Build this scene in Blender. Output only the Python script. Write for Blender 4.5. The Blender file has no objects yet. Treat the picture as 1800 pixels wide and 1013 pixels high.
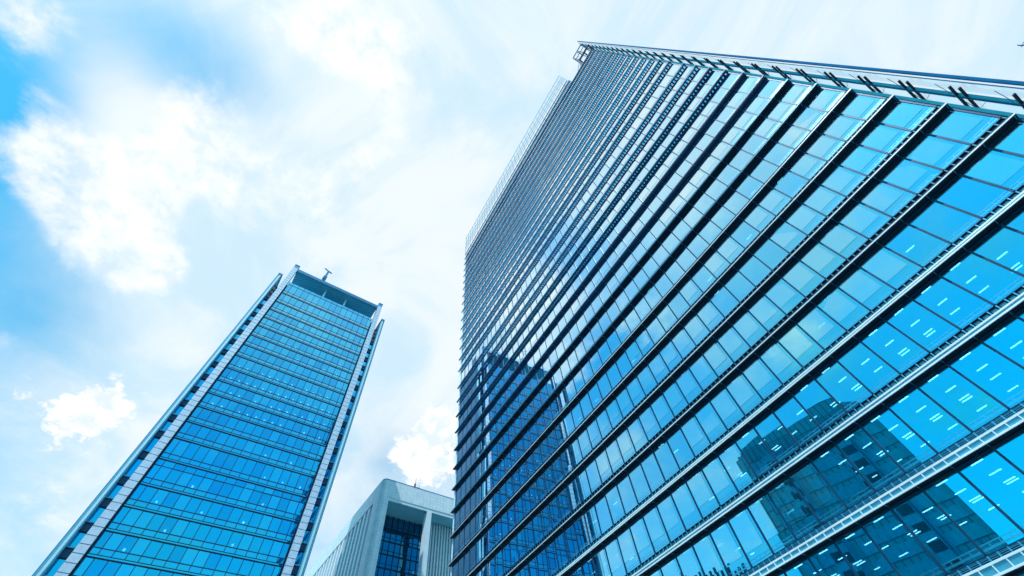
import bpy, math, random
from mathutils import Vector, Matrix
random.seed(7)
S = bpy.context.scene
COL = S.collection

# ------------------------------------------------------------------ camera
F_PX, PITCH, ROLL, YAW = 724.1278, 1.00977051, -0.137446639, -0.921897775
EYE = 1.6
def cam_axes():
    cp, sp, cy, sy = math.cos(PITCH), math.sin(PITCH), math.cos(YAW), math.sin(YAW)
    f = Vector((cp*sy, cp*cy, sp)); r = Vector((cy, -sy, 0)); u = r.cross(f)
    c, s = math.cos(ROLL), math.sin(ROLL)
    return c*r + s*u, -s*r + c*u, f
R_, U_, F_ = cam_axes()
cd = bpy.data.cameras.new('camera'); cam = bpy.data.objects.new('camera', cd); COL.objects.link(cam)
cd.sensor_width = 36; cd.lens = F_PX/1800*36; cd.clip_start = .1; cd.clip_end = 5000
m3 = Matrix((R_, U_, -F_)).transposed()
cam.matrix_world = Matrix.Translation((0, 0, EYE)) @ m3.to_4x4()
S.camera = cam
def view_dir(x, y):                      # direction of the sky seen at a place of the photograph
    return ((x-900)/F_PX*R_ - (y-506.5)/F_PX*U_ + F_).normalized()
def to_px(p):
    d = Vector(p) - Vector((0, 0, EYE)); z = d.dot(F_)
    if z < .1: return None
    return 900 + F_PX*d.dot(R_)/z, 506.5 - F_PX*d.dot(U_)/z

# ------------------------------------------------------------------ node helper
class NT:
    def __init__(s, tree): s.t = tree; s.n = tree.nodes; s.l = tree.links
    def node(s, typ, **kw):
        n = s.n.new(typ)
        for k, v in kw.items(): setattr(n, k, v)
        return n
    def put(s, sock, v):
        if hasattr(v, 'is_output'): s.l.new(v, sock)
        else: sock.default_value = v
    def math(s, op, a, b=None, c=None, clamp=False):
        n = s.node('ShaderNodeMath', operation=op, use_clamp=clamp); s.put(n.inputs[0], a)
        if b is not None: s.put(n.inputs[1], b)
        if c is not None: s.put(n.inputs[2], c)
        return n.outputs[0]
    def vmath(s, op, a, b=None, out=0):
        n = s.node('ShaderNodeVectorMath', operation=op); s.put(n.inputs[0], a)
        if b is not None: s.put(n.inputs[1], b)
        return n.outputs[out]
    def mix(s, fac, a, b, blend='MIX'):
        n = s.node('ShaderNodeMix', data_type='RGBA', blend_type=blend); s.put(n.inputs[0], fac)
        s.put(n.inputs[6], a); s.put(n.inputs[7], b); return n.outputs[2]
    def noise(s, vec, scale, detail=4, rough=.55, dist=0):
        n = s.node('ShaderNodeTexNoise'); s.put(n.inputs['Vector'], vec); n.inputs['Scale'].default_value = scale
        n.inputs['Detail'].default_value = detail; n.inputs['Roughness'].default_value = rough
        n.inputs['Distortion'].default_value = dist; return n.outputs[0]
    def smooth(s, v, a, b):
        n = s.node('ShaderNodeMapRange', interpolation_type='SMOOTHSTEP'); s.put(n.inputs[0], v)
        n.inputs[1].default_value = a; n.inputs[2].default_value = b; return n.outputs[0]

# ------------------------------------------------------------------ sky and sun
SUN_EL, SUN_AZ = math.radians(58), math.radians(145)      # azimuth from +Y towards +X
W = bpy.data.worlds.new('World'); S.world = W; W.use_nodes = True
t = NT(W.node_tree); t.n.clear()
sky = t.node('ShaderNodeTexSky', sky_type='NISHITA', sun_disc=False, sun_elevation=SUN_EL, sun_rotation=SUN_AZ)
sky.air_density = 1.0; sky.dust_density = .35; sky.ozone_density = 2.0
gd = t.node('ShaderNodeTexCoord').outputs['Generated']
gd = t.vmath('NORMALIZE', gd)
def blobs(lst):
    acc = None
    for d, size, wt in lst:
        dt = t.vmath('DOT_PRODUCT', gd, tuple(d), out=1)
        e = t.math('SUBTRACT', dt, 1.0)
        g = t.math('MULTIPLY', e, 1/(size*size)); g = t.math('EXPONENT', g)
        acc = t.math('MULTIPLY', g, wt) if acc is None else t.math('MULTIPLY_ADD', g, wt, acc)
    return acc
px = lambda x, y, s, w: (view_dir(x, y), s, w)
def mirp(x, y, s, w):                    # the part of the sky the curtain wall mirrors there
    d = view_dir(x, y); return (Vector((d.x, -d.y, d.z)), s, w)
def mirx(x, y, s, w):                    # the part the left tower mirrors
    d = view_dir(x, y); return (Vector((-d.x, d.y, d.z)), s, w)
# thick bright cloud banks
cloud_spots = [px(60,262,.03,.7), px(110,285,.035,.8), px(170,300,.05,.9), px(250,300,.05,.9), px(320,290,.04,.7),
 px(200,380,.05,.9), px(250,440,.045,.9), px(180,450,.03,.7), px(290,470,.03,.9), px(240,480,.025,.7),
 px(400,330,.05,.8), px(370,190,.045,.75), px(380,250,.05,.6), px(480,330,.06,.8), px(560,330,.05,.8), px(620,290,.04,.8),
 px(680,240,.04,.8), px(690,160,.035,.8), px(650,110,.035,.8), px(600,70,.05,.9), px(690,50,.05,.9), px(560,20,.06,.9), px(480,40,.035,.7),
  px(60,905,.05,.55), px(75,170,.02,.4), px(5,600,.03,.3), mirp(1400,590,.045,1.0), mirp(1225,400,.06,.9), mirp(1410,190,.06,.8), mirp(1130,560,.06,.7), mirp(1240,330,.04,.5), mirp(1550,360,.05,.5), mirp(1290,830,.02,.4), mirp(1720,690,.02,.5)]
puff_spots = [px(160,725,.034,1.0), px(195,715,.022,.8), px(120,728,.022,.7), px(48,688,.012,.7), px(705,792,.022,.9), px(750,795,.034,1.0), px(790,745,.030,.9), px(755,728,.020,.8), px(735,835,.028,.8), px(790,820,.03,.8)]
# veils and haze
veil_spots = [px(920,420,.40,1.0), px(760,330,.22,.5), px(1250,30,.40,1.0), px(1700,60,.35,.8), px(110,90,.07,.55), px(190,170,.07,.45), px(250,215,.07,.4),
 px(640,620,.22,.5), px(30,1000,.25,.7), px(330,620,.16,.4), px(100,640,.12,.2), px(420,440,.16,.5), px(230,400,.12,.4), px(620,240,.10,.2), px(680,60,.12,.3),
 mirp(930,330,.30,.9), mirp(1120,200,.22,.6), mirp(880,560,.14,.35), mirp(1400,200,.10,.3), mirp(960,460,.14,.7), mirp(1200,420,.16,.4), mirx(580,530,.10,.5), mirx(540,640,.10,.25)]
hol_spots = [px(0,130,.11,.95), px(10,260,.08,.5), px(235,75,.11,.72), px(310,110,.10,.5), px(440,165,.11,.85), px(100,110,.06,.3), px(400,90,.08,.4), px(330,200,.06,.4),
 px(500,200,.06,.45), px(600,190,.06,.25), px(40,440,.11,.6), px(70,560,.10,.45), px(160,600,.08,.2), px(680,690,.06,.25), px(680,800,.04,.35), px(690,860,.05,.1), px(640,60,.03,.1)]
sep = t.node('ShaderNodeSeparateXYZ'); t.put(sep.inputs[0], gd)
zc = t.math('ADD', t.math('MAXIMUM', sep.outputs[2], 0.0), .28)
comb = t.node('ShaderNodeCombineXYZ'); t.put(comb.inputs[0], t.math('DIVIDE', sep.outputs[0], zc)); t.put(comb.inputs[1], t.math('DIVIDE', sep.outputs[1], zc))
pv = comb.outputs[0]
n1 = t.noise(pv, 4.2, 10, .62, .5); n2 = t.noise(pv, 12, 8, .62, .3); n3 = t.noise(pv, 1.1, 6, .55, .8)
nn = t.math('MULTIPLY_ADD', n1, .62, t.math('MULTIPLY', n2, .38))
# scattered clouds over the rest of the sky (what the glass reflects)
away = t.smooth(t.vmath('DOT_PRODUCT', gd, tuple(F_), out=1), .62, .45)
scat = t.math('MULTIPLY', t.smooth(t.math('MULTIPLY_ADD', n1, .6, t.math('MULTIPLY', n3, .4)), .46, .64), away)
cb = blobs(cloud_spots)
cden = t.math('ADD', t.math('MULTIPLY', t.math('MINIMUM', cb, 1.15), .85), t.math('MULTIPLY', t.math('SUBTRACT', nn, .5), 4.6))
cden = t.math('MULTIPLY', cden, t.smooth(cb, .05, .45))
cmask = t.math('MULTIPLY', t.smooth(cden, .15, 1.25), .92)
pf = t.math('ADD', blobs(puff_spots), t.math('MULTIPLY', t.math('SUBTRACT', t.math('MULTIPLY_ADD', t.noise(pv, 30, 9, .66, .4), .6, t.math('MULTIPLY', n2, .4)), .5), 5.5))
pf = t.math('MULTIPLY', t.smooth(pf, .38, .95), t.smooth(blobs(puff_spots), .05, .3))
cmask = t.math('MAXIMUM', cmask, pf)
clear = blobs([(Vector((.54, -.46, .71)).normalized(), .36, 1.0)])  # cleared patch of unseen sky, added so the left tower mirrors deeper blue
vb = t.math('SUBTRACT', blobs(veil_spots), blobs(hol_spots+[(Vector((.54, -.46, .71)).normalized(), .34, .9)]))
vden = t.math('ADD', vb, t.math('MULTIPLY', t.math('SUBTRACT', t.math('MULTIPLY_ADD', n1, .5, t.math('MULTIPLY', n3, .5)), .5), 1.7))
vmask = t.math('MULTIPLY', t.smooth(vden, -.50, 1.2), .94)
SKY_TINT = (0.40, 1.92, 1.90, 1)
base = t.mix(1.0, sky.outputs[0], SKY_TINT, 'MULTIPLY')
bs = t.node('ShaderNodeVectorMath', operation='SCALE'); t.put(bs.inputs[0], base); bs.inputs['Scale'].default_value = .115
VEIL = (.72, .80, .835, 1); CLOUD = (.88, .885, .89, 1)
n4 = t.noise(pv, 2.2, 8, .6, 1.2)
veilc = t.mix(t.smooth(n4, .36, .60), (.56, .725, .83, 1), (.77, .825, .85, 1))
c1 = t.mix(vmask, bs.outputs[0], veilc)
c2 = t.mix(t.math('MULTIPLY', scat, t.math('MULTIPLY_ADD', clear, -.7, .75, clamp=True)), c1, (.60, .74, .82, 1))
c2 = t.mix(t.math('MULTIPLY', blobs([(Vector((.70, -.49, .52)).normalized(), .24, 1.0)]), .75), c2, (.03, .13, .26, 1))  # dark patch added to the unseen sky to darken the left tower's mirrored face
c3 = t.mix(cmask, c2, t.mix(t.smooth(t.noise(pv, 18, 6, .6, .2), .36, .56), (.68, .77, .85, 1), CLOUD))
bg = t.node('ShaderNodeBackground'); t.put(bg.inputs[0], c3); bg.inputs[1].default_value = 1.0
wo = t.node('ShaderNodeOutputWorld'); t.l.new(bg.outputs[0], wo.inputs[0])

sl = bpy.data.lights.new('sun', 'SUN'); sl.energy = 2.6; sl.angle = math.radians(.53); sl.color = (1, .96, .9)
so = bpy.data.objects.new('sun', sl); COL.objects.link(so)
sd = Vector((math.sin(SUN_AZ)*math.cos(SUN_EL), math.cos(SUN_AZ)*math.cos(SUN_EL), math.sin(SUN_EL)))
so.rotation_euler = (-sd).to_track_quat('-Z', 'Y').to_euler()
S.view_settings.view_transform = 'Standard'; S.view_settings.look = 'None'
S.view_settings.exposure = 0.3; S.view_settings.gamma = 1.0; S.view_settings.use_curve_mapping = False
S.cycles.max_bounces = 8; S.cycles.transparent_max_bounces = 12; S.cycles.glossy_bounces = 4
S.cycles.use_denoising = True

# ------------------------------------------------------------------ materials
def mat_plain(name, col, rough=.5, metal=0, spec=.5, var=.12, scale=.8, joints=None, joint_col=None):
    m = bpy.data.materials.new(name); m.use_nodes = True; k = NT(m.node_tree)
    b = k.n['Principled BSDF']; tc = k.node('ShaderNodeTexCoord').outputs['Object']
    nz = k.noise(tc, scale, 5, .6); nz2 = k.noise(tc, scale*9, 3, .6)
    f = k.math('MULTIPLY_ADD', nz, .7, k.math('MULTIPLY', nz2, .3))
    lo = tuple(c*(1-var) for c in col)+(1,); hi = tuple(min(1, c*(1+var)) for c in col)+(1,)
    c = k.mix(k.smooth(f, .3, .7), lo, hi)
    if joints:
        jx, jz, w = joints
        sp = k.node('ShaderNodeSeparateXYZ'); k.put(sp.inputs[0], tc)
        def line(s, step):
            a = k.math('ABSOLUTE', k.math('SUBTRACT', k.math('FRACT', k.math('DIVIDE', s, step)), .5))
            return k.math('GREATER_THAN', a, .5 - w/step/2)
        hx = k.math('ADD', sp.outputs[0], sp.outputs[1])
        j = k.math('MAXIMUM', line(hx, jx) if jx else 0.0, line(sp.outputs[2], jz))
        c = k.mix(j, c, tuple(joint_col)+(1,))
    k.put(b.inputs['Base Color'], c)
    k.put(b.inputs['Roughness'], k.math('MULTIPLY_ADD', nz2, .15, rough-.07))
    b.inputs['Metallic'].default_value = metal; b.inputs['Specular IOR Level'].default_value = spec
    return m
def mat_glass(name, refl=(.02, .77, 1.0), graze=(.66, .87, 1.0), trans=(.50, .88, .97), tfac=.46, rough=.0, ior=1.7, bump=.0, gmul=1.0, wave=.0):
    m = bpy.data.materials.new(name); m.use_nodes = True; k = NT(m.node_tree); k.n.clear()
    out = k.node('ShaderNodeOutputMaterial')
    tr = k.node('ShaderNodeBsdfTransparent'); tr.inputs[0].default_value = tuple(trans)+(1,)
    g1 = k.node('ShaderNodeBsdfGlossy'); g1.inputs['Roughness'].default_value = rough
    g2 = k.node('ShaderNodeBsdfGlossy'); g2.inputs['Color'].default_value = tuple(graze)+(1,); g2.inputs['Roughness'].default_value = rough
    tc = k.node('ShaderNodeTexCoord').outputs['Object']
    v = k.noise(tc, .35, 2, .5)
    k.put(g1.inputs['Color'], k.mix(v, tuple(c*.92 for c in refl)+(1,), tuple(min(1, c*1.08) for c in refl)+(1,)))
    if wave:
        bp = k.node('ShaderNodeBump'); bp.inputs['Strength'].default_value = wave; bp.inputs['Distance'].default_value = .02
        k.put(bp.inputs['Height'], k.noise(tc, .55, 1, .4)); k.put(g1.inputs['Normal'], bp.outputs[0]); k.put(g2.inputs['Normal'], bp.outputs[0])
    a = k.node('ShaderNodeMixShader'); a.inputs[0].default_value = 1-tfac
    k.l.new(tr.outputs[0], a.inputs[1]); k.l.new(g1.outputs[0], a.inputs[2])
    fr = k.node('ShaderNodeLayerWeight'); fr.inputs['Blend'].default_value = .5
    b = k.node('ShaderNodeMixShader'); k.put(b.inputs[0], k.math('MULTIPLY', k.smooth(fr.outputs['Facing'], .08, .72), gmul, clamp=True))
    k.l.new(a.outputs[0], b.inputs[1]); k.l.new(g2.outputs[0], b.inputs[2]); k.l.new(b.outputs[0], out.inputs[0])
    return m
def mat_emit(name, col, st):
    m = bpy.data.materials.new(name); m.use_nodes = True; b = m.node_tree.nodes['Principled BSDF']
    b.inputs['Base Color'].default_value = (.8, .8, .8, 1); b.inputs['Emission Color'].default_value = tuple(col)+(1,)
    b.inputs['Emission Strength'].default_value = st; return m

M = dict(
 glass=mat_glass('office_glass', wave=.05),
 glass_deep=mat_glass('tower_glass_deep', refl=(.01, .50, .84), trans=(.4, .72, .9), tfac=.28, graze=(.24, .71, .98), wave=.04),
 glass_pale=mat_glass('tower_glass_pale', refl=(.02, .60, .90), trans=(.5, .85, .95), tfac=.22, graze=(.28, .77, 1), wave=.04),
 glass_light=mat_glass('pale_glass', refl=(.05, .82, 1.0), trans=(.60, .88, 1.0), tfac=.46, wave=.05),
 glass_blue=mat_glass('tower_glass', refl=(.01, .55, .86), trans=(.55, .82, .96), tfac=.24, graze=(.25, .74, 1), wave=.04),
 glass_sill=mat_glass('sill_glass', refl=(.0, .50, .98), trans=(.05, .4, .6), tfac=.05, graze=(.04, .55, 1), gmul=.6),
 film=mat_glass('pale_film', refl=(.30, .88, 1), graze=(.78, .93, 1), trans=(.85, .97, 1), tfac=.50),
 ghost_strip=mat_glass('ghost_band', refl=(.25, .85, 1), trans=(.75, .95, 1), tfac=.72, rough=.25, gmul=.5),
 glass_teal=mat_glass('spandrel_glass', refl=(.02, .55, .82), trans=(.1, .5, .6), tfac=.15, graze=(.6, .88, 1)),
 glass_dark=mat_glass('loggia_glass', refl=(.02, .34, .55), trans=(.05, .35, .5), tfac=.45, graze=(.4, .7, .9)),
 glass_clear=mat_glass('screen_glass', refl=(.6, .85, .95), trans=(.93, .98, 1), tfac=.97, graze=(.8, .93, 1), gmul=.06),
 black=mat_plain('dark_metal', (.002, .024, .052), .5, .0, .25),
 navy=mat_plain('shelf_blue', (.003, .075, .19), .5, 0, .4, .2),
 frame=mat_plain('mullion_metal', (.004, .05, .12), .4, .3, .4),
 white=mat_plain('silver_metal', (.80, .92, 1.0), .4, .15, .5, .08),
 infill=mat_plain('ledge_infill', (.08, .42, .60), .4, .4),
 bracket=mat_plain('bracket_metal', (.06, .38, .62), .4, .4),
 steel=mat_plain('blue_steel', (.06, .32, .47), .4, .4, .5),
 rail_dark=mat_plain('matt_rail', (.01, .15, .34), .95, 0, .05),
 rail_teal=mat_plain('matt_teal', (.02, .27, .38), .95, 0, .05),
 rail=mat_plain('blue_rail', (.03, .22, .40), .4, .3, .5),
 slab=mat_plain('ceiling_board', (.02, .42, .80), .8, 0, .2, .06),
 room=mat_plain('room_wall', (.02, .30, .46), .8, 0, .2),
 blind=mat_plain('roller_blind', (.86, .95, .98), .9, 0, .1, .04, .3),
 sill=mat_plain('grille_ghost', (.30, .75, .88), .7, 0, .2, .05),
 grille=mat_plain('louvre_metal', (.03, .20, .28), .5, .3, .4),
 lamp=mat_emit('lamp_white', (1, 1, .90), 4.8),
 lamp_warm=mat_emit('lamp_warm', (1, .86, .74), 9.0),
 fin=mat_plain('tower_fin', (.10, .42, .60), .45, .3, .5, .06, .3, (0, 4.0, .06), (.05, .25, .4)),
 finlight=mat_plain('tower_fin_edge', (.55, .80, .90), .5, .2, .5, .06),
 pier=mat_plain('tower_pier', (.58, .70, .86), .5, .1, .5, .10, 1.2),
 joint=mat_plain('pier_joint', (.16, .36, .58), .6),
 soffit=mat_plain('ribbed_soffit', (.12, .62, .80), .6, .1, .4, .08, .5, (1.1, 50, .18), (.03, .26, .40)),
 stone=mat_plain('granite_cladding', (.70, .82, .90), .7, 0, .3, .12, .5, (1.1, .95, .035), (.26, .50, .64)),
 stone_plain=mat_plain('granite_fin', (.68, .82, .90), .7, 0, .3, .06, .6),
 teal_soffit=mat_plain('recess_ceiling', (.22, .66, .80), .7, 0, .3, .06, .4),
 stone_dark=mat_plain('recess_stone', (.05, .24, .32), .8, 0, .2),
 ground=mat_plain('pavement', (.18, .22, .24), .85, 0, .3, .2, .2),
 asphalt=mat_plain('asphalt', (.05, .055, .06), .9, 0, .3, .2, .4),
 far_wall=mat_plain('far_building_wall', (.09, .44, .54), .5, .1, .4, .06, .15, (1.6, 3.9, .30), (.03, .20, .28)),
 far_glass=mat_plain('far_building_glass', (.07, .48, .60), .25, .3, .5, .12, .25, (1.5, 50, .08), (.03, .22, .30)),
 far_dark=mat_plain('far_building_dark', (.01, .10, .14), .5),
 red=mat_plain('warning_red', (.45, .06, .04), .5),
)

# ------------------------------------------------------------------ mesh helpers
class MB:
    def __init__(s): s.v = []; s.f = []; s.mi = []; s.mats = []
    def slot(s, m):
        if m not in s.mats: s.mats.append(m)
        return s.mats.index(m)
    def box(s, x0, x1, y0, y1, z0, z1, m):
        k = len(s.v); i = s.slot(m)
        s.v += [(x0,y0,z0),(x1,y0,z0),(x1,y1,z0),(x0,y1,z0),(x0,y0,z1),(x1,y0,z1),(x1,y1,z1),(x0,y1,z1)]
        s.f += [(k,k+3,k+2,k+1),(k+4,k+5,k+6,k+7),(k,k+1,k+5,k+4),(k+1,k+2,k+6,k+5),(k+2,k+3,k+7,k+6),(k+3,k,k+4,k+7)]
        s.mi += [i]*6; return s
    def bar(s, a, b, w, m, h=None):
        a = Vector(a); b = Vector(b); h = h or w; d = (b-a).normalized()
        up = Vector((0,0,1)) if abs(d.z) < .95 else Vector((0,1,0))
        r = d.cross(up).normalized()*w/2; q = r.cross(d).normalized()*h/2; k = len(s.v); i = s.slot(m)
        for p in (a, b):
            s.v += [tuple(p-r-q), tuple(p+r-q), tuple(p+r+q), tuple(p-r+q)]
        s.f += [(k,k+3,k+2,k+1),(k+4,k+5,k+6,k+7),(k,k+1,k+5,k+4),(k+1,k+2,k+6,k+5),(k+2,k+3,k+7,k+6),(k+3,k,k+4,k+7)]
        s.mi += [i]*6; return s
    def prism(s, pts, z0, z1, m):           # outline in xy, vertical extrusion
        k = len(s.v); n = len(pts); i = s.slot(m)
        s.v += [(x,y,z0) for x,y in pts]+[(x,y,z1) for x,y in pts]
        s.f += [tuple(range(k+n-1, k-1, -1)), tuple(range(k+n, k+2*n))]+[(k+j, k+(j+1)%n, k+n+(j+1)%n, k+n+j) for j in range(n)]
        s.mi += [i]*(n+2); return s
    def wallprism(s, pts, y0, y1, m):       # outline in xz, extruded along y
        k = len(s.v); n = len(pts); i = s.slot(m)
        s.v += [(x,y0,z) for x,z in pts]+[(x,y1,z) for x,z in pts]
        s.f += [tuple(range(k, k+n)), tuple(range(k+2*n-1, k+n-1, -1))]+[(k+(j+1)%n, k+j, k+n+j, k+n+(j+1)%n) for j in range(n)]
        s.mi += [i]*(n+2); return s
    def build(s, name, parent=None, loc=None):
        me = bpy.data.meshes.new(name); me.from_pydata(s.v, [], s.f)
        for m in s.mats: me.materials.append(m)
        me.polygons.foreach_set('material_index', s.mi); me.update()
        o = bpy.data.objects.new(name, me); COL.objects.link(o); o.parent = parent
        if loc: o.location = loc
        return o
def link_copy(src, parent, loc=None, rot=None):
    c = src.copy(); COL.objects.link(c); c.parent = parent
    if loc is not None: c.location = loc
    if rot is not None: c.rotation_euler = rot
    return c
def tag(o, label=None, cat=None, group=None, kind=None):
    if label: o['label'] = label
    if cat: o['category'] = cat
    if group: o['group'] = group
    if kind: o['kind'] = kind
    return o
def empty(name, loc, rz, label, cat, group=None):
    o = bpy.data.objects.new(name, None); COL.objects.link(o); o.location = loc; o.rotation_euler = (0, 0, rz)
    o.empty_display_size = 2; return tag(o, label, cat, group)

# ------------------------------------------------------------------ ground
g = MB(); g.box(-1500, 1500, -1500, 1500, -.5, 0, M['ground']); tag(g.build('ground'), 'grey paved ground around the towers', kind='structure')
g = MB(); g.box(-400, 400, -22, 12, .004, .008, M['asphalt']); tag(g.build('road'), 'asphalt street below the towers', kind='structure')

# ================================================================== the glass office block on the right
D, G, BAY, XR, Z0 = 29.318, 29.86, 1.86541, 12.3865, 23.911 + EYE
NB = 41; XL = XR - 41.35*BAY
def ZJ(j): return Z0 + 4.2*j + (1.45 if j >= 12 else 0)
JLO, JHI = -5, 26
off = empty('office_building', (0, 0, 0), 0, 'huge glass office block with dark projecting ledges filling the right half', 'office building')
def bx(i): return XR - i*BAY
# the body behind the curtain wall: core, roof, sides
c = MB(); c.box(XL+.6, XR-.6, G+13, G+44, 0, 131.4, M['room']); c.box(XL+.6, XR-5*BAY, G+6, G+44, 131.4, 140.4, M['room'])
c.build('core_wall', off)
c = MB(); c.box(XL+.1, XL+.3, G+.2, G+44, 0, 140, M['glass_teal']); c.box(XR-.3, XR-.1, G+.2, G+44, 0, 131.2, M['glass_teal']); c.build('side_wall', off)
c = MB(); c.box(XL, XR, G-.1, G+40, ZJ(-5)-5, ZJ(-5)-4.6, M['black']); c.box(XL, XR, G, G+.3, 0, ZJ(-5), M['glass_dark'])
c.build('base_wall', off)
# ledges: one mesh per fascia height, shared
ledge_me = {}
def ledge(j):
    lo_right = 0 if j <= 25 else 5
    fh = {-5: .55, -4: .5, -3: .40, -2: .30, -1: .24}.get(j, .17)
    lvl = 0 if j <= 7 else 1 if j <= 9 else 2 if j <= 13 else 3
    key = (fh, lo_right, lvl, j <= 3, j <= 5, j >= 6)
    if key in ledge_me: return link_copy(ledge_me[key], off, (0, 0, ZJ(j)))
    b = MB(); x0, x1 = XL-.35, bx(lo_right) + (.12 if lo_right == 0 else 0)
    T = .07
    dk = M['navy'] if j >= 6 else M['black']
    # fascia frame with recessed infill cells
    rw = .07 if fh < .22 else .09
    b.box(x0, x1, D, D+.06, 0, rw, M['white'] if j <= 3 else M['steel'] if j <= 5 else dk)
    if fh > .2:
        b.box(x0, x1, D, D+.06, fh-rw, fh, M['white'])
        b.box(x0, x1, D+.062, D+.10, rw+.001, fh-rw-.001, M['infill'])
    else:
        b.box(x0, x1, D+.01, D+.05, rw+.001, fh, M['frame'])
    # dark outer and inner strips of the shelf
    T = (.07, .07, .03, .03)[lvl]; sd = (.19, .17, .22, .27)[lvl]
    b.box(x0, x1, D+.11, G-sd if lvl else G-.012, .012, .012+T*2, dk)
    for i in range(lo_right, NB+1):
        X = bx(i)
        b.box(X-.02, X+.02, D+.07, G-.01, -.02, .010, M['bracket'])          # bracket line
        if fh > .3:
            for q in (0, .33, .66): b.box(X-q*BAY-.025, X-q*BAY+.025, D+.004, D+.059, rw+.002, fh-rw-.002, M['white'])
        if i < NB:
            for q in range(4 if lvl else 0):
                xx = X - BAY*q/4; hw = (.13, .13, .10, .075)[lvl]
                b.box(xx-hw, xx+hw, G-sd+.001, G-.012, .014, .010+T*2, dk)
    o = b.build('ledge', off, (0, 0, ZJ(j))); ledge_me[key] = o
    return o
for j in range(JLO, JHI+1): ledge(j)
# sill grille on the glass line above each ledge
gr_me = {}
def grille(j):
    lo = 0 if j <= 24 else 5; near = j <= -3; hi = j >= 8; mid = j >= 0; key = (lo, near, hi, mid)
    if key in gr_me: return link_copy(gr_me[key], off, (0, 0, ZJ(j)))
    b = MB(); x0, x1 = XL, bx(lo)
    b.box(x0, x1, G+.10, G+.14, .02, .90, M['black'])
    b.box(x0, x1, G+.0, G+.09, .03, .89 if hi else .46, M['glass_sill' if hi else 'glass_teal'])
    if not hi:
        b.box(x0, x1, G-.03, G+.098, .47, .51, M['frame'])
        b.box(x0, x1, G-.02, G+.096, .86, .90, M['frame'])
    n = 0 if hi else 4
    for i in range(lo, NB):
        X = bx(i)
        for q in range(n):
            xx = X - BAY*q/n
            b.box(xx-.035, xx+.035, G-.02, G+.097, .515, .855, M['grille' if mid else 'bracket'])
            if not mid and not near: b.box(xx-BAY/n+.10, xx-.10, G+.05, G+.09, .60, .80, M['grille'])
            if near:
                for z in (.56, .63, .70, .77, .82): b.box(xx-BAY/n+.04, xx-.04, G+.0, G+.06, z, z+.022, M['bracket'])
    o = b.build('sill_grille', off, (0, 0, ZJ(j))); gr_me[key] = o; return o
for j in range(JLO, JHI+1): grille(j)
# mullions of each storey
mu_me = {}
for j in range(JLO, JHI+1):
    lo = 0 if j <= 24 else 5; h = ZJ(j+1)-ZJ(j) if j < 26 else 3.2
    key = (lo, round(h, 2))
    if key in mu_me: link_copy(mu_me[key], off, (0, 0, ZJ(j))); continue
    b = MB()
    for i in range(lo, NB+1):
        X = bx(i); b.box(X-.058, X+.058, G-.05, G+.16, .91, h-.03, M['frame'])
    b.box(XL-.05, XL+.06, G-.10, G+.2, .17, h-.03, M['white'])
    b.box(XL, bx(lo), G-.03, G+.10, h-.10, h-.005, M['frame'])
    mu_me[key] = b.build('mullion', off, (0, 0, ZJ(j)))
# floor slabs / ceilings
sl_me = {}
for j in range(JLO+1, JHI+1):
    lo = 0 if j <= 25 else 5
    if lo in sl_me: link_copy(sl_me[lo], off, (0, 0, ZJ(j))); continue
    b = MB(); b.box(XL+.4, bx(lo)-.2, G+.16, G+12.9, -.12, .9, M['slab'])
    sl_me[lo] = b.build('ceiling', off, (0, 0, ZJ(j)))
rb = random.Random(3)
blind_at = {}
for j in range(JLO, JHI+1):
    state = rb.random() < .5
    for i in range(0, NB):
        if rb.random() < .16: state = not state
        blind_at[(j, i)] = state
for i in range(0, 4): blind_at[(1, i)] = True; blind_at[(2, i)] = True
for i in range(0, 12): blind_at[(-2, i)] = blind_at[(-3, i)] = False
for i in range(3, 9): blind_at[(-1, i)] = i >= 5
for i in range(2, 16): blind_at[(-1, i)] = i > 4
for i in range(0, 9): blind_at[(-2, i)] = False
# windows: the panes
def pane_box(w, h, m):
    return MB().box(-w/2, w/2, 0, .02, 0, h, M[m])
panes = []
for j in range(JLO, JHI+1):
    lo = 0 if j <= 24 else 5; h = (ZJ(j+1)-ZJ(j) if j < 26 else 3.2) - .90 - .11
    for i in range(lo, NB+1):
        w = BAY-.09 if i < NB else .35*BAY-.09
        xc = bx(i) - .045 - w/2; z = ZJ(j)+.905
        q = [to_px((xc+sx*w/2, G, z+zz)) for sx in (-1, 1) for zz in (0, h)]
        area = 0
        if None not in q:
            cx = [min(max(a[0], 0), 1800) for a in q]; cy = [min(max(a[1], 0), 1013) for a in q]
            o4 = (0, 1, 3, 2)
            area = abs(sum(cx[o4[a]]*cy[o4[(a+1) % 4]]-cx[o4[(a+1) % 4]]*cy[o4[a]] for a in range(4)))/2
        panes.append((area, j, i, xc, z, w, h))
panes.sort(key=lambda p: -p[0])
wprot = {}
for a, j, i, xc, z, w, h in panes[:100]:
    gm = 'glass_light' if blind_at.get((j, i)) else 'glass'
    key = (round(w, 2), round(h, 2), gm); rot = (random.gauss(0, .004), 0, random.gauss(0, .004))
    if key not in wprot:
        wprot[key] = pane_box(w, h, gm).build('window', off, (xc, G, z)); wprot[key].rotation_euler = rot
    else: link_copy(wprot[key], off, (xc, G, z), rot)
b = MB()
for a, j, i, xc, z, w, h in panes[100:]:
    k = len(b.v); b.box(xc-w/2, xc+w/2, G, G+.02, z, z+h, M['glass_light' if blind_at.get((j, i)) else 'glass'])
    dz = random.gauss(0, .005)*h/2; dx = random.gauss(0, .005)*w/2
    for q in range(8):
        v = b.v[k+q]; b.v[k+q] = (v[0], v[1] + (dz if v[2] > z+.1 else -dz) + (dx if v[0] > xc else -dx), v[2])
tag(b.build('window', off), kind='stuff')
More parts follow.
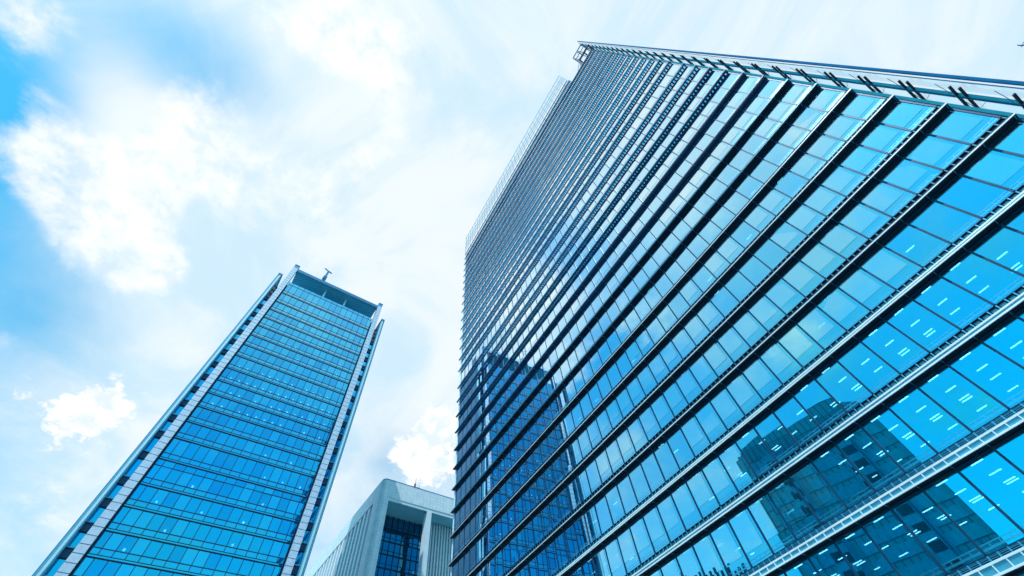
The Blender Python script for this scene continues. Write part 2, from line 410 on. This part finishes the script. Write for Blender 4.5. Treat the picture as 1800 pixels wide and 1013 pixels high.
# reflection-like ghost of the sill grille, drawn as pale strips on the glass front
sb_me = {}
for j in range(JLO, JHI+1):
    lo = 0 if j <= 24 else 5
    if lo in sb_me: link_copy(sb_me[lo], off, (0, 0, ZJ(j))); continue
    b = MB(); b.box(XL+.1, bx(lo), G-.006, G-.002, 1.00, 1.10, M['ghost_strip']); b.box(XL+.1, bx(lo), G-.006, G-.002, 1.22, 1.27, M['ghost_strip'])
    for i in range(lo, NB):
        for q in range(4): b.box(bx(i)-BAY*q/4-.03, bx(i)-BAY*q/4+.03, G-.006, G-.002, 1.101, 1.219, M['ghost_strip'])
    sb_me[lo] = b.build('grille_ghost', off, (0, 0, ZJ(j)))
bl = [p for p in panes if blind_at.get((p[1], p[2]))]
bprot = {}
def film_box(w, h): return MB().box(-w/2+.05, w/2-.22, 0, .004, .80, h-.12, M['film'])  # pale reflective film added on the pane front to brighten it, in place of a blind
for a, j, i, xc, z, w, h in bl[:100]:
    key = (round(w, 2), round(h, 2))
    if key not in bprot: bprot[key] = film_box(w, h).build('blind', off, (xc, G-.016, z))
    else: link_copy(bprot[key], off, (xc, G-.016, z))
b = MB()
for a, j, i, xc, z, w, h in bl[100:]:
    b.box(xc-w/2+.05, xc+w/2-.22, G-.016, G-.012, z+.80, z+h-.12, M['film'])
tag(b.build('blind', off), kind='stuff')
# ceiling lamps seen through the glass
lamps = []
rl = random.Random(11)
for j in range(JLO, 12):
    for i in range(0, NB):
        for row, yy in enumerate((.30, 2.2, 3.75, 4.12, 5.9)):
            if row > 0 and blind_at[(j, i)] and rl.random() < .8: continue
            if j > -2 and (row > 1 or rl.random() < .7 or j > 3): continue
            if rl.random() < (.12 if j < -2 else .35): continue
            x = bx(i) - .53*BAY; zz = ZJ(j+1)-.14
            q = to_px((x, G+yy, zz))
            if q is None or not (-20 < q[0] < 1820 and -20 < q[1] < 1030): continue
            lamps.append((Vector((x, G+yy, zz-EYE)).length, x, G+yy, zz, .30 if row != 4 else .18))
lamps.sort(key=lambda p: p[0])
lprot = MB().box(-.30, .30, -.05, .05, 0, .018, M['lamp']).build('ceiling_light', off, lamps[0][1:4])
for l in lamps[1:100]: link_copy(lprot, off, l[1:4])
b = MB()
for l in lamps[100:]: b.box(l[1]-l[4], l[1]+l[4], l[2]-.05, l[2]+.05, l[3], l[3]+.018, M['lamp'])
tag(b.build('ceiling_light', off), kind='stuff')
# glazed parapet screen above the top storey
b = MB(); zt, zb = 152.0+EYE, ZJ(26)+3.2
b.box(XL, bx(5.15), D+.10, D+.14, zb+3.4, zt, M['glass_clear'])
b.box(XL, bx(5.15), D+.05, D+.30, zb, zb+.25, M['steel'])
for zz in (zb+3.3, zb+6.2, zb+9.1, zt-.1): b.box(XL, bx(5.15), D+.02, D+.099, zz, zz+.12, M['steel'])
for i in range(5, NB+1):
    X = bx(i) if i > 5 else bx(5.12)
    b.box(X-.05, X+.05, D+.0, D+.09, zb+.26, zt, M['steel'])
for i in range(6, NB+1, 3): b.bar((bx(i), D+.4, zb+.3), (bx(i), G+3, zb+.4), .15, M['steel'])
b.build('parapet_screen', off)
b = MB(); b.box(XL, bx(0), G-.3, G+1.2, ZJ(25)+1.0, ZJ(25)+1.35, M['white']); b.build('parapet_coping', off)
# glazed wind screen standing off the corner, on paired outriggers
SX = 14.30
scr = bpy.data.objects.new('side_screen', None); COL.objects.link(scr); scr.parent = off
b = MB(); zs0, zs1 = 3.0, 160.0+EYE-.5
b.box(SX+.36, SX+.56, 30.40, 30.56, zs0, zs1, M['rail_dark']); b.box(SX+.22, SX+.28, 30.62, 30.68, zs0, zs1, M['steel'])
b.box(SX-.12, SX+.10, 31.85, 32.0, zs0, zs1, M['rail_teal']); b.box(SX-.12, SX+.08, 32.08, 32.2, zs0, zs1, M['rail_teal'])
b.build('rail', scr)
b = MB(); b.box(SX+.02, SX+.05, 32.21, 36.5, zs0, zs1, M['glass_clear']); b.box(SX+.22, SX+.25, 30.75, 31.84, zs0, zs1, M['glass_clear']); b.build('glass_sheet', scr)
ob = MB()
for dz in (0, .72):
    ob.box(SX-.16, SX-.0, 30.75, 36.5, dz, dz+.09, M['black'])
ob.bar((SX-.08, 33.6, .05), (SX+.1, 31.0, 2.2), .03, M['steel']); ob.bar((SX-.08, 34.4, .7), (SX-.1, 32.1, -1.2), .03, M['steel'])
op = None
for j in range(-5, 32):
    z = Z0 + 4.2*j + 1.35*4.2 - 4.2 + .05
    if z > zs1: break
    if op is None: op = ob.build('outrigger', scr, (0, 0, z))
    else: link_copy(op, scr, (0, 0, z))
b = MB(); b.box(XR+.14, XR+.36, G+.02, G+.5, 0, 131, M['rail_teal']); b.build('corner_post', off)
b = MB(); b.box(XR+.2, SX+.1, 34.0, 60, 0, 0.3, M['steel'])
b.build('footing', scr)
# roof corner steel frame over the notch
b = MB()
zf = 146.0
for (x0, y0, x1, y1) in ((14.2, 31, 9.6, 31), (14.2, 33.4, 9.6, 33.4), (9.6, 31, 9.6, 33.4), (11.9, 31, 11.9, 33.4), (14.2, 31, 14.2, 33.4)):
    b.bar((x0, y0, zf), (x1, y1, zf), .35, M['frame']); b.bar((x0, y0, zf+10), (x1, y1, zf+10), .3, M['steel'])
for x, y in ((9.6, 31), (9.6, 33.4), (11.9, 31), (11.9, 33.4), (14.2, 33.4)): b.bar((x, y, zf), (x, y, zf+10), .25, M['frame'])
b.bar((9.6, 31, zf), (11.9, 31, zf+10), .12, M['steel']); b.bar((9.6, 31, zf+5), (14.2, 31, zf+5), .2, M['steel'])
b.bar((9.3, 30.6, zf-.6), (8.2, 31.2, zf-9), .5, M['frame'])
b.bar((bx(5)+.1, 30.6, 131.5), (9.6, 31, zf), .14, M['steel']); b.bar((bx(5)+.5, 31.6, 131.5), (9.6, 31.4, zf), .10, M['steel'])
for x in (9.6, 11.9, 14.0): b.bar((x, 33.4, 131.4), (x, 33.4, zf), .2, M['frame'])
b.build('roof_frame', off)

# ================================================================== the twin-ribbed tower on the left
TYAW = math.atan2(.99790029, -.06476886)
tow = empty('tower', (-87.439, -18.727, 0), TYAW, 'tall blue glass tower with pale ribbed piers and an open loggia at its top', 'office tower')
TW = 26.9
TZ = [107.7,103.2,99.2,95.4,91.7,87.7,83.9,79.9,75.6,71.6,67.8,64.0,60.1,56.2,51.7,46.7,42.8,38.9,35.2]
TZ = [z+EYE for z in TZ]
while TZ[-1] > 5: TZ.append(TZ[-1]-3.85)
b = MB(); b.box(-1.6, 28.6, 1.2, 30, 0, 113.5+EYE, M['room']); b.build('core_wall', tow)
TB = 1.762; TE = (TW-14*TB)/2
edges = [0, TE]+[TE+TB*k for k in range(1, 15)]+[TW]
lp = {}
tp = []
for k, z in enumerate(TZ):
    h = (TZ[k-1]-z) if k else 6.2
    key = round(h, 2)
    # floor ledge: dark band with a teal groove
    if 'l' not in lp:
        b = MB(); b.box(0, TW, -.12, .05, 0, .13, M['black']); b.box(0, TW, -.05, .04, .132, .39, M['glass_teal']); b.box(0, TW, -.10, .05, .392, .48, M['black'])
        lp['l'] = b.build('ledge', tow, (0, 0, z))
    else: link_copy(lp['l'], tow, (0, 0, z))
    tr = [1.38] + ([h-1.15] if (h > 4.6 or k == 0) else [])
    if key not in lp:
        b = MB()
        for e in edges: b.box(e-.06, e+.06, -.06, .12, .48, h-.01, M['frame'])
        for q in tr: b.box(.05, TW-.05, -.04, .10, q-.06, q+.06, M['frame'])
        lp[key] = b.build('mullion', tow, (0, 0, z))
    else: link_copy(lp[key], tow, (0, 0, z))
    for n in range(16):
        for (a0, a1, mt) in [(.48, 1.33, 'glass_teal')] + ([(1.43, h-1.2, 'glass_blue'), (h-1.10, h-.02, 'glass_blue')] if len(tr) > 1 else [(1.43, h-.02, 'glass_blue')]):
            tp.append((k, n, edges[n]+.045, edges[n+1]-.045, z+a0, z+a1, mt))
b = MB(); b.box(0, TW, .45, 1.1, 0, 113.0+EYE, M['stone_dark'])
b.build('back_panel', tow)
rt = random.Random(5)
def vary(p):                              # some bays have darker or paler panes
    if p[6] != 'glass_blue': return p
    u = rt.random(); return p[:6]+(('glass_deep' if u < .30 else 'glass_pale' if u > .74 else 'glass_blue'),)
tp = [vary(p) for p in tp]
big = sorted([p for p in tp if p[6] != 'glass_teal' and 34 < p[4]], key=lambda p: p[4])[:100]
bigset = set(id(p) for p in big); pr = {}
for p in big:
    k, n, x0, x1, z0, z1, mt = p; w, h = x1-x0, z1-z0; key = (round(w, 2), round(h, 2), mt)
    loc = ((x0+x1)/2, .02, z0); rot = (rt.gauss(0, .004), 0, rt.gauss(0, .004))
    if key not in pr: pr[key] = MB().box(-w/2, w/2, 0, .02, 0, h, M[mt]).build('window', tow, loc); pr[key].rotation_euler = rot
    else: link_copy(pr[key], tow, loc, rot)
b = MB(); bs_ = MB()
for p in tp:
    if id(p) in bigset: continue
    k, n, x0, x1, z0, z1, mt = p; q = bs_ if mt == 'glass_teal' else b
    v0 = len(q.v); q.box(x0, x1, .02, .04, z0, z1, M[mt]); a = rt.gauss(0, .004)*(x1-x0)/2; c = rt.gauss(0, .004)*(z1-z0)/2
    for m_ in range(8):
        v = q.v[v0+m_]; q.v[v0+m_] = (v[0], v[1]+(a if v[0] > (x0+x1)/2 else -a)+(c if v[2] > (z0+z1)/2 else -c), v[2])
tag(b.build('window', tow), kind='stuff'); tag(bs_.build('spandrel_panel', tow), kind='stuff')
# lit lamps in some storeys, and pale blinds
lm = []; bd = MB()
for k, z in enumerate(TZ[:19]):
    h = (TZ[k-1]-z) if k else 6.2
    p_on = {0: 0, 1: .3, 2: .35, 3: .3, 4: .15, 5: .5, 6: .3, 7: .05, 8: .55, 9: .95, 10: .6, 11: .5, 12: .1, 13: .25, 14: .4}.get(k, .12)
    for n in range(1, 15):
        if rt.random() < p_on: lm.append(((edges[n]+edges[n+1])/2, .28, z+1.75))
        if rt.random() < .45: bd.box(edges[n]+.08, edges[n+1]-.08, .20, .22, z+1.5+rt.random()*.5*(rt.random() < .3), z+h-.05, M['blind'] if rt.random() < .25 else M['slab'])
pr0 = MB().prism([(.16*math.cos(a*math.pi/4), .16*math.sin(a*math.pi/4)) for a in range(8)], 0, .26, M['lamp_warm']).build('ceiling_light', tow, lm[0])
for l in lm[1:100]: link_copy(pr0, tow, l)
bd.build('blind', tow)
# piers, wings and outer fins on both sides
def side(sign, base):
    X = lambda s: base + sign*s
    def bb(q, s0, s1, y0, y1, z0, z1, m): a, c = sorted((X(s0), X(s1))); q.box(a, c, y0, y1, z0, z1, m)
    q = MB(); bb(q, .36, 1.74, -.55, 1.0, 0, 122.5+EYE, M['joint'])
    z = 1.0
    while z < 121+EYE:
        st = 1.28
        bb(q, .33, 1.77, -.62, -.551, z, z+st-.13, M['pier']); z += st
    bb(q, .30, 1.80, -.7, 1.1, 122.5+EYE, 122.9+EYE, M['fin'])
    q.build('pier', tow)
    q = MB(); bb(q, 2.95, 3.85, -.7, 22, 0, 114.2+EYE, M['fin']); bb(q, 3.15, 3.5, -.82, -.701, 0, 114.2+EYE, M['finlight'])
    bb(q, 2.80, 3.95, -.9, 22.1, 114.2+EYE, 114.9+EYE, M['rail']); bb(q, 3.86, 4.0, -.55, 22, 0, 114.2+EYE, M['rail'])
    q.build('outer_fin', tow)
    q = MB(); bb(q, 1.80, 2.93, .30, .6, -.50, .62, M['frame']); bb(q, 1.80, 2.93, .10, .61, .76, .95, M['fin'])
    wv = q.build('vent', tow, (0, 0, TZ[1]))
    for z in TZ[2:]: link_copy(wv, tow, (0, 0, z))
    q = MB(); bb(q, 1.80, 2.93, .62, .66, 0, 104.2+EYE, M['glass_blue']); bb(q, 1.82, 2.9, 1.0, 22, 0, 104+EYE, M['stone_dark']); q.build('wing_glass', tow)
    q = MB()
    for z in (105, 107, 109): 
        q.bar((X(1.8), .6, z+EYE), (X(2.95), .8, z+1.6+EYE), .18, M['black']); q.bar((X(1.9), 1.2, z+EYE), (X(2.4), 1.2, z+2+EYE), .3, M['frame'])
    q.build('roof_stair', tow)
side(-1, 0.0); side(1, TW)
# loggia: roof slab, back wall, posts
b = MB(); b.box(-.3, TW+.3, -.35, 10.5, 120.2+EYE, 121.0+EYE, M['soffit']); b.box(-.3, TW+.3, -.5, -.351, 119.9+EYE, 121.2+EYE, M['rail'])
b.box(-.3, TW+.3, -.42, -.20, 119.7+EYE, 119.898+EYE, M['steel']); b.build('roof', tow)
b = MB(); b.box(-.3, TW+.3, 8.5, 9.0, 113.5+EYE, 120.2+EYE, M['fin']); b.build('loggia_wall', tow)
for s in (10.2, 17.1):
    MB().box(-.28, .28, -.28, .28, 0, 6.7, M['finlight']).build('post', tow, (s, 2.3, 113.5+EYE))
# crane on the roof of the tower
cr = empty('roof_crane', (0, 0, 0), 0, 'small dark mast with a crossing arm on the roof of the left tower', 'crane')
cr.matrix_world = tow.matrix_basis @ Matrix.Translation((7.2, 5, 121.0+EYE)) if False else Matrix.Translation((-87.439, -18.727, 0)) @ Matrix.Rotation(TYAW, 4, 'Z') @ Matrix.Translation((7.6, 4, 121.0+EYE)) @ Matrix.Scale(.82, 4)
b = MB()
for x in (-.8, .8):
    for y in (-.8, .8): b.bar((x, y, 0), (x*.6, y*.6, 9.5), .3, M['rail'])
for n in range(5):
    z = .6+n*1.9; b.bar((-.8, -.8, z), (.7, -.7, z+1.7), .2, M['rail']); b.bar((-.8, .8, z), (.7, .7, z+1.7), .2, M['rail']); b.box(-.75, .75, -.75, .75, z, z+.25, M['rail'])
b.build('mast', cr)
MB().box(-.7, .7, -.7, .7, 9.5, 10.8, M['rail']).box(-.4, .4, -.4, .4, 10.801, 15.5, M['rail']).build('cab', cr)
b = MB(); b.bar((-1.9, 0, 16.4), (.1, 0, 15.6), .35, M['rail'], .4); b.bar((.1, 0, 15.6), (1.5, 0, 15.0), .35, M['rail'], .5); b.build('arm', cr)

# ================================================================== the stone-clad building in the middle
SR = TYAW
st = empty('stone_building', (-111, 28.4, 0), SR, 'pale stone clad building with deep dark recesses between the two towers', 'building')
HT = 75.3+EYE; RT = 69.95+EYE; LEN = 60; DEP = 95; RD = 8.0
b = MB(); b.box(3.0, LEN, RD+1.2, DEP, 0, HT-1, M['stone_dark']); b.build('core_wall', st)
# rounded corner pier and top beam as one stone shell
def rounded(x0, y0, x1, y1, r=1.3, n=5):
    pts = [(x0+r-r*math.cos(a*math.pi/2/n), y0+r-r*math.sin(a*math.pi/2/n)) for a in range(n+1)]
    return pts + [(x1, y0), (x1, y1), (x0, y1)]
b = MB(); b.prism(rounded(0, 0, 2.65, 4.6), 0, RT, M['stone']); b.prism(rounded(0, 0, LEN, DEP), RT+.001, HT-.5, M['stone'])
b.prism([(x+.25*(1 if x < 1 else -1 if x > LEN-1 else 0), y+.25) for x, y in rounded(0, 0, LEN, DEP)], HT-.499, HT, M['rail'])
b.build('stone_shell', st)
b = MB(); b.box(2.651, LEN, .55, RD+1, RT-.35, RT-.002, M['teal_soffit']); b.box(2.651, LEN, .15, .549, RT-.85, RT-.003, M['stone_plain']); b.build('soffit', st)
for x0 in (14.85, 28.5, 42.5):
    b = MB(); b.box(0, 1.4, 0, 2.2, 0, RT-.86, M['stone_plain']); b.build('pier', st, (x0, 0, 0))
# glazed bay
b = MB(); x0, x1 = 2.7, 28.0
def glazed(name, xa, xb, cols):
    q = MB(); w = (xb-xa)/cols
    for n in range(cols+1): q.box(xa+n*w-.09, xa+n*w+.09, RD-.15, RD+.12, 0, RT-.4, M['black'])
    z = RT-4.0
    while z > 3:
        q.box(xa, xb, RD-.12, RD+.10, z-.18, z+.10, M['black']); q.box(xa, xb, RD-.08, RD+.08, z+.95, z+1.05, M['frame']); z -= 3.35
    q.build(name, st)
glazed('mullion', 2.7, 18.4, 9)
sgl = random.Random(9); cells = []
w = (18.4-2.7)/9; z = RT-4.0
while z > 3:
    for n in range(9): cells.append((2.7+n*w+.09, 2.7+(n+1)*w-.09, z+1.06, z+3.16)); cells.append((2.7+n*w+.09, 2.7+(n+1)*w-.09, z+.11, z+.94))
    z -= 3.35
cells = [c_ for c_ in cells if c_[2] > 44]
pp = {}
for n, (a, c_, z0, z1) in enumerate(cells[:96]):
    key = (round(z1-z0, 2)); rot = (sgl.gauss(0, .012), 0, sgl.gauss(0, .012)); loc = ((a+c_)/2, RD, z0)
    if key not in pp: pp[key] = MB().box(-(c_-a)/2, (c_-a)/2, 0, .03, 0, z1-z0, M['glass_dark']).build('window', st, loc); pp[key].rotation_euler = rot
    else: link_copy(pp[key], st, loc, rot)
b = MB(); b.box(2.7, 18.4, RD, RD+.03, 0, 45, M['glass_dark'])
for c_ in cells[96:]: b.box(c_[0], c_[1], RD+.031, RD+.05, c_[2], c_[3], M['glass_dark'])
tag(b.build('window', st), kind='stuff')
b = MB()
for z in (RT-10.9, RT-14.2):
    for n in range(9):
        if sgl.random() < .75: b.box(2.9+n*w+sgl.random()*.3, 2.6+(n+1)*w, RD+.3, RD+.34, z+.4+sgl.random(), z+2.2, M['blind'])
b.build('blind', st)
b = MB(); b.box(2.7, 60, RD+.7, RD+1.1, 0, RT-.4, M['room']); b.build('back_panel', st)
b = MB()
for n in range(38): b.box(19.0+n*.92, 19.42+n*.92, RD-2.6, RD-.6, 0, RT-.6, M['stone_plain'])
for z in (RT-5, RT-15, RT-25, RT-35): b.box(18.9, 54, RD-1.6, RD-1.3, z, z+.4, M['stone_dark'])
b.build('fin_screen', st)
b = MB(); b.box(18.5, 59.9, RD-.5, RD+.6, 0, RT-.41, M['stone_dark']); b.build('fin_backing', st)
# the side wall with its vertical grooves: it lies at local x = 0, running back along +y
b = MB(); y = 4.6; k = 0
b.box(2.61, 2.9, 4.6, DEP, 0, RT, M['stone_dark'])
while y < DEP-5:
    b.box(.001, 2.6, y+1.9, y+3.1, 0, RT-.5, M['stone_plain']); b.box(.5, 2.6, y+.75, y+.95, 0, RT-1.5, M['stone_plain']); y += 3.1
b.build('grooved_wall', st)
b = MB(); b.box(0, .9, DEP-5, DEP, 0, RT, M['stone']); b.build('end_pier', st)
# roof beacon
be = empty('roof_beacon', (0, 0, 0), 0, 'tiny red warning lamp and thin aerial on the roof edge of the stone building', 'beacon')
be.matrix_world = Matrix.Translation((-111, 28.4, 0)) @ Matrix.Rotation(SR, 4, 'Z') @ Matrix.Translation((10.4, 1.2, HT))
b = MB(); b.box(-.9, 1.3, -.4, .4, .0, .45, M['rail']); b.bar((-1.3, 0, .5), (1.8, 0, .7), .14, M['steel']); b.bar((1.2, 0, .4), (1.7, 0, 1.5), .12, M['steel']); b.build('bracket', be)
MB().bar((.2, .2, 1.5), (.2, .2, 3.6), .12, M['steel']).build('aerial', be)
MB().prism([(.32*math.cos(a*math.pi/4), .32*math.sin(a*math.pi/4)) for a in range(8)], .46, 1.1, M['red']).prism([(.26*math.cos(a*math.pi/4), .26*math.sin(a*math.pi/4)) for a in range(8)], 1.101, 1.6, M['black']).build('lamp', be)

# ================================================================== buildings behind the viewer that the glass mirrors
def mir(az, R):                       # a place seen in the mirror of the curtain wall
    a = math.radians(az); return Vector((R*math.sin(a), 2*G + R*math.cos(a), 0))
p0, p1 = mir(-170.2, 132), mir(-154.0, 132)
dx = (p1-p0); L = dx.length; ang = math.atan2(dx.y, dx.x)
rf = empty('curved_roof_tower', tuple(p0), ang, 'dark tower with a curved roofline mirrored in the lower right panes', 'office tower')
# local x from p0 to p1; the face towards the glass is +y or -y: push the body away
nrm = Vector((-math.sin(ang), math.cos(ang))); sgn = -1 if nrm.y > 0 else 1
def yb(q, x0, x1, y0, y1, z0, z1, m): a, c_ = sorted((sgn*y0, sgn*y1)); q.box(x0, x1, a, c_, z0, z1, m)
Hc = .575*132+EYE
pts = [(0, 0), (L, 0), (L, Hc-3.5), (L*.75, Hc-1), (L*.45, Hc+.4), (L*.25, Hc+.8), (L*.12, Hc+.2), (L*.04, Hc-1.4), (0, Hc-4)]
b = MB(); b.wallprism(pts, min(0, sgn*22), max(0, sgn*22), M['far_wall']); b.build('wall', rf)
b = MB(); z = 4
while z < Hc-8:
    for n in range(9):
        if n in (2, 6): continue
        a0 = 1.2+n*(L-2.4)/9; yb(b, a0, a0+(L-2.4)/9-.35, -.06, -.001, z, z+2.6, M['far_glass'])
    z += 3.9
b.build('window_band', rf)
b = MB()
for xx in (L*.24, L*.70):
    yb(b, xx, xx+3.4, -.05, -.001, 3, Hc-6, M['far_glass']); z = 4
    while z < Hc-8: yb(b, xx+.4, xx+3.0, -.12, -.051, z, z+2.0, M['far_dark']); z += 3.9
    yb(b, xx-.8, xx-.2, -1.0, -.001, 0, Hc-5, M['steel'])
b.build('vent_column', rf)
b = MB(); yb(b, 1, L-1, .5, 3, Hc-3, Hc-2.2, M['steel'])
for n in range(26): yb(b, 1+n*(L-2)/26, 1.3+n*(L-2)/26, -.5, 0, Hc-7, Hc-3.6, M['steel'])
b.build('roof_fence', rf)
p0, p1 = mir(-149.5, 128), mir(-141.5, 128); dx = p1-p0; L2 = dx.length; ang = math.atan2(dx.y, dx.x)
lb = empty('low_block', tuple(p0), ang, 'low dark block with a jagged roof mirrored at the bottom centre panes', 'building')
nrm = Vector((-math.sin(ang), math.cos(ang))); sgn = -1 if nrm.y > 0 else 1
H2 = .37*128+EYE
b = MB(); yb(b, 0, L2, 0, 16, 0, H2-3, M['far_wall']); b.build('wall', lb)
b = MB()
for n in range(14): yb(b, .3+n*(L2-.5)/14, .3+n*(L2-.5)/14+.7, 0, 4, H2-3+.001, H2-(n % 3)*.5, M['far_dark'])
b.build('roof_louvre', lb)

# ================================================================== bird crossing the right edge of the sky
bd_ = Vector((.38025, .67854, .62848))*150 + Vector((0, 0, EYE))
b = MB()
def ring(x, r, z=0): return [(x, r*math.cos(a*math.pi/4), z+r*math.sin(a*math.pi/4)) for a in range(8)]
prof = [(-.42,.02),(-.30,.05),(-.12,.10),(.08,.11),(.20,.07),(.27,.065),(.33,.04),(.42,.008)]
k0 = len(b.v)
for x, r in prof: b.v += ring(x, r)
i = b.slot(M['rail'])
for n in range(len(prof)-1):
    for a in range(8): b.f.append((k0+n*8+a, k0+n*8+(a+1) % 8, k0+n*8+8+(a+1) % 8, k0+n*8+8+a)); b.mi.append(i)
b.f.append(tuple(range(k0+7, k0-1, -1))); b.mi.append(i)
for sg in (-1, 1):
    w = [(.14, sg*.06, .05), (-.14, sg*.06, .04), (-.10, sg*.42, .20), (.10, sg*.40, .22), (-.22, sg*.85, .12), (-.08, sg*.80, .14)]
    k = len(b.v); b.v += w + [(x, y, z-.02) for x, y, z in w]
    for f in ((0,1,2,3), (3,2,4,5), (9,8,7,6), (11,10,8,9), (0,3,9,6), (3,5,11,9), (1,7,8,2), (2,8,10,4), (5,4,10,11)):
        b.f.append(tuple(k+q for q in (f if sg > 0 else f[::-1]))); b.mi.append(i)
k = len(b.v); b.v += [(-.38,.03,0),(-.38,-.03,0),(-.60,-.12,0),(-.60,.12,0),(-.38,.03,.015),(-.38,-.03,.015),(-.60,-.12,.015),(-.60,.12,.015)]
for f in ((0,1,2,3),(7,6,5,4),(0,3,7,4),(1,5,6,2),(3,2,6,7)): b.f.append(tuple(k+q for q in f)); b.mi.append(i)
bird = tag(b.build('bird'), 'small dark bird flying at the upper right edge of the sky', 'bird')
bird.location = bd_; bird.rotation_euler = (.5, .1, 2.6)
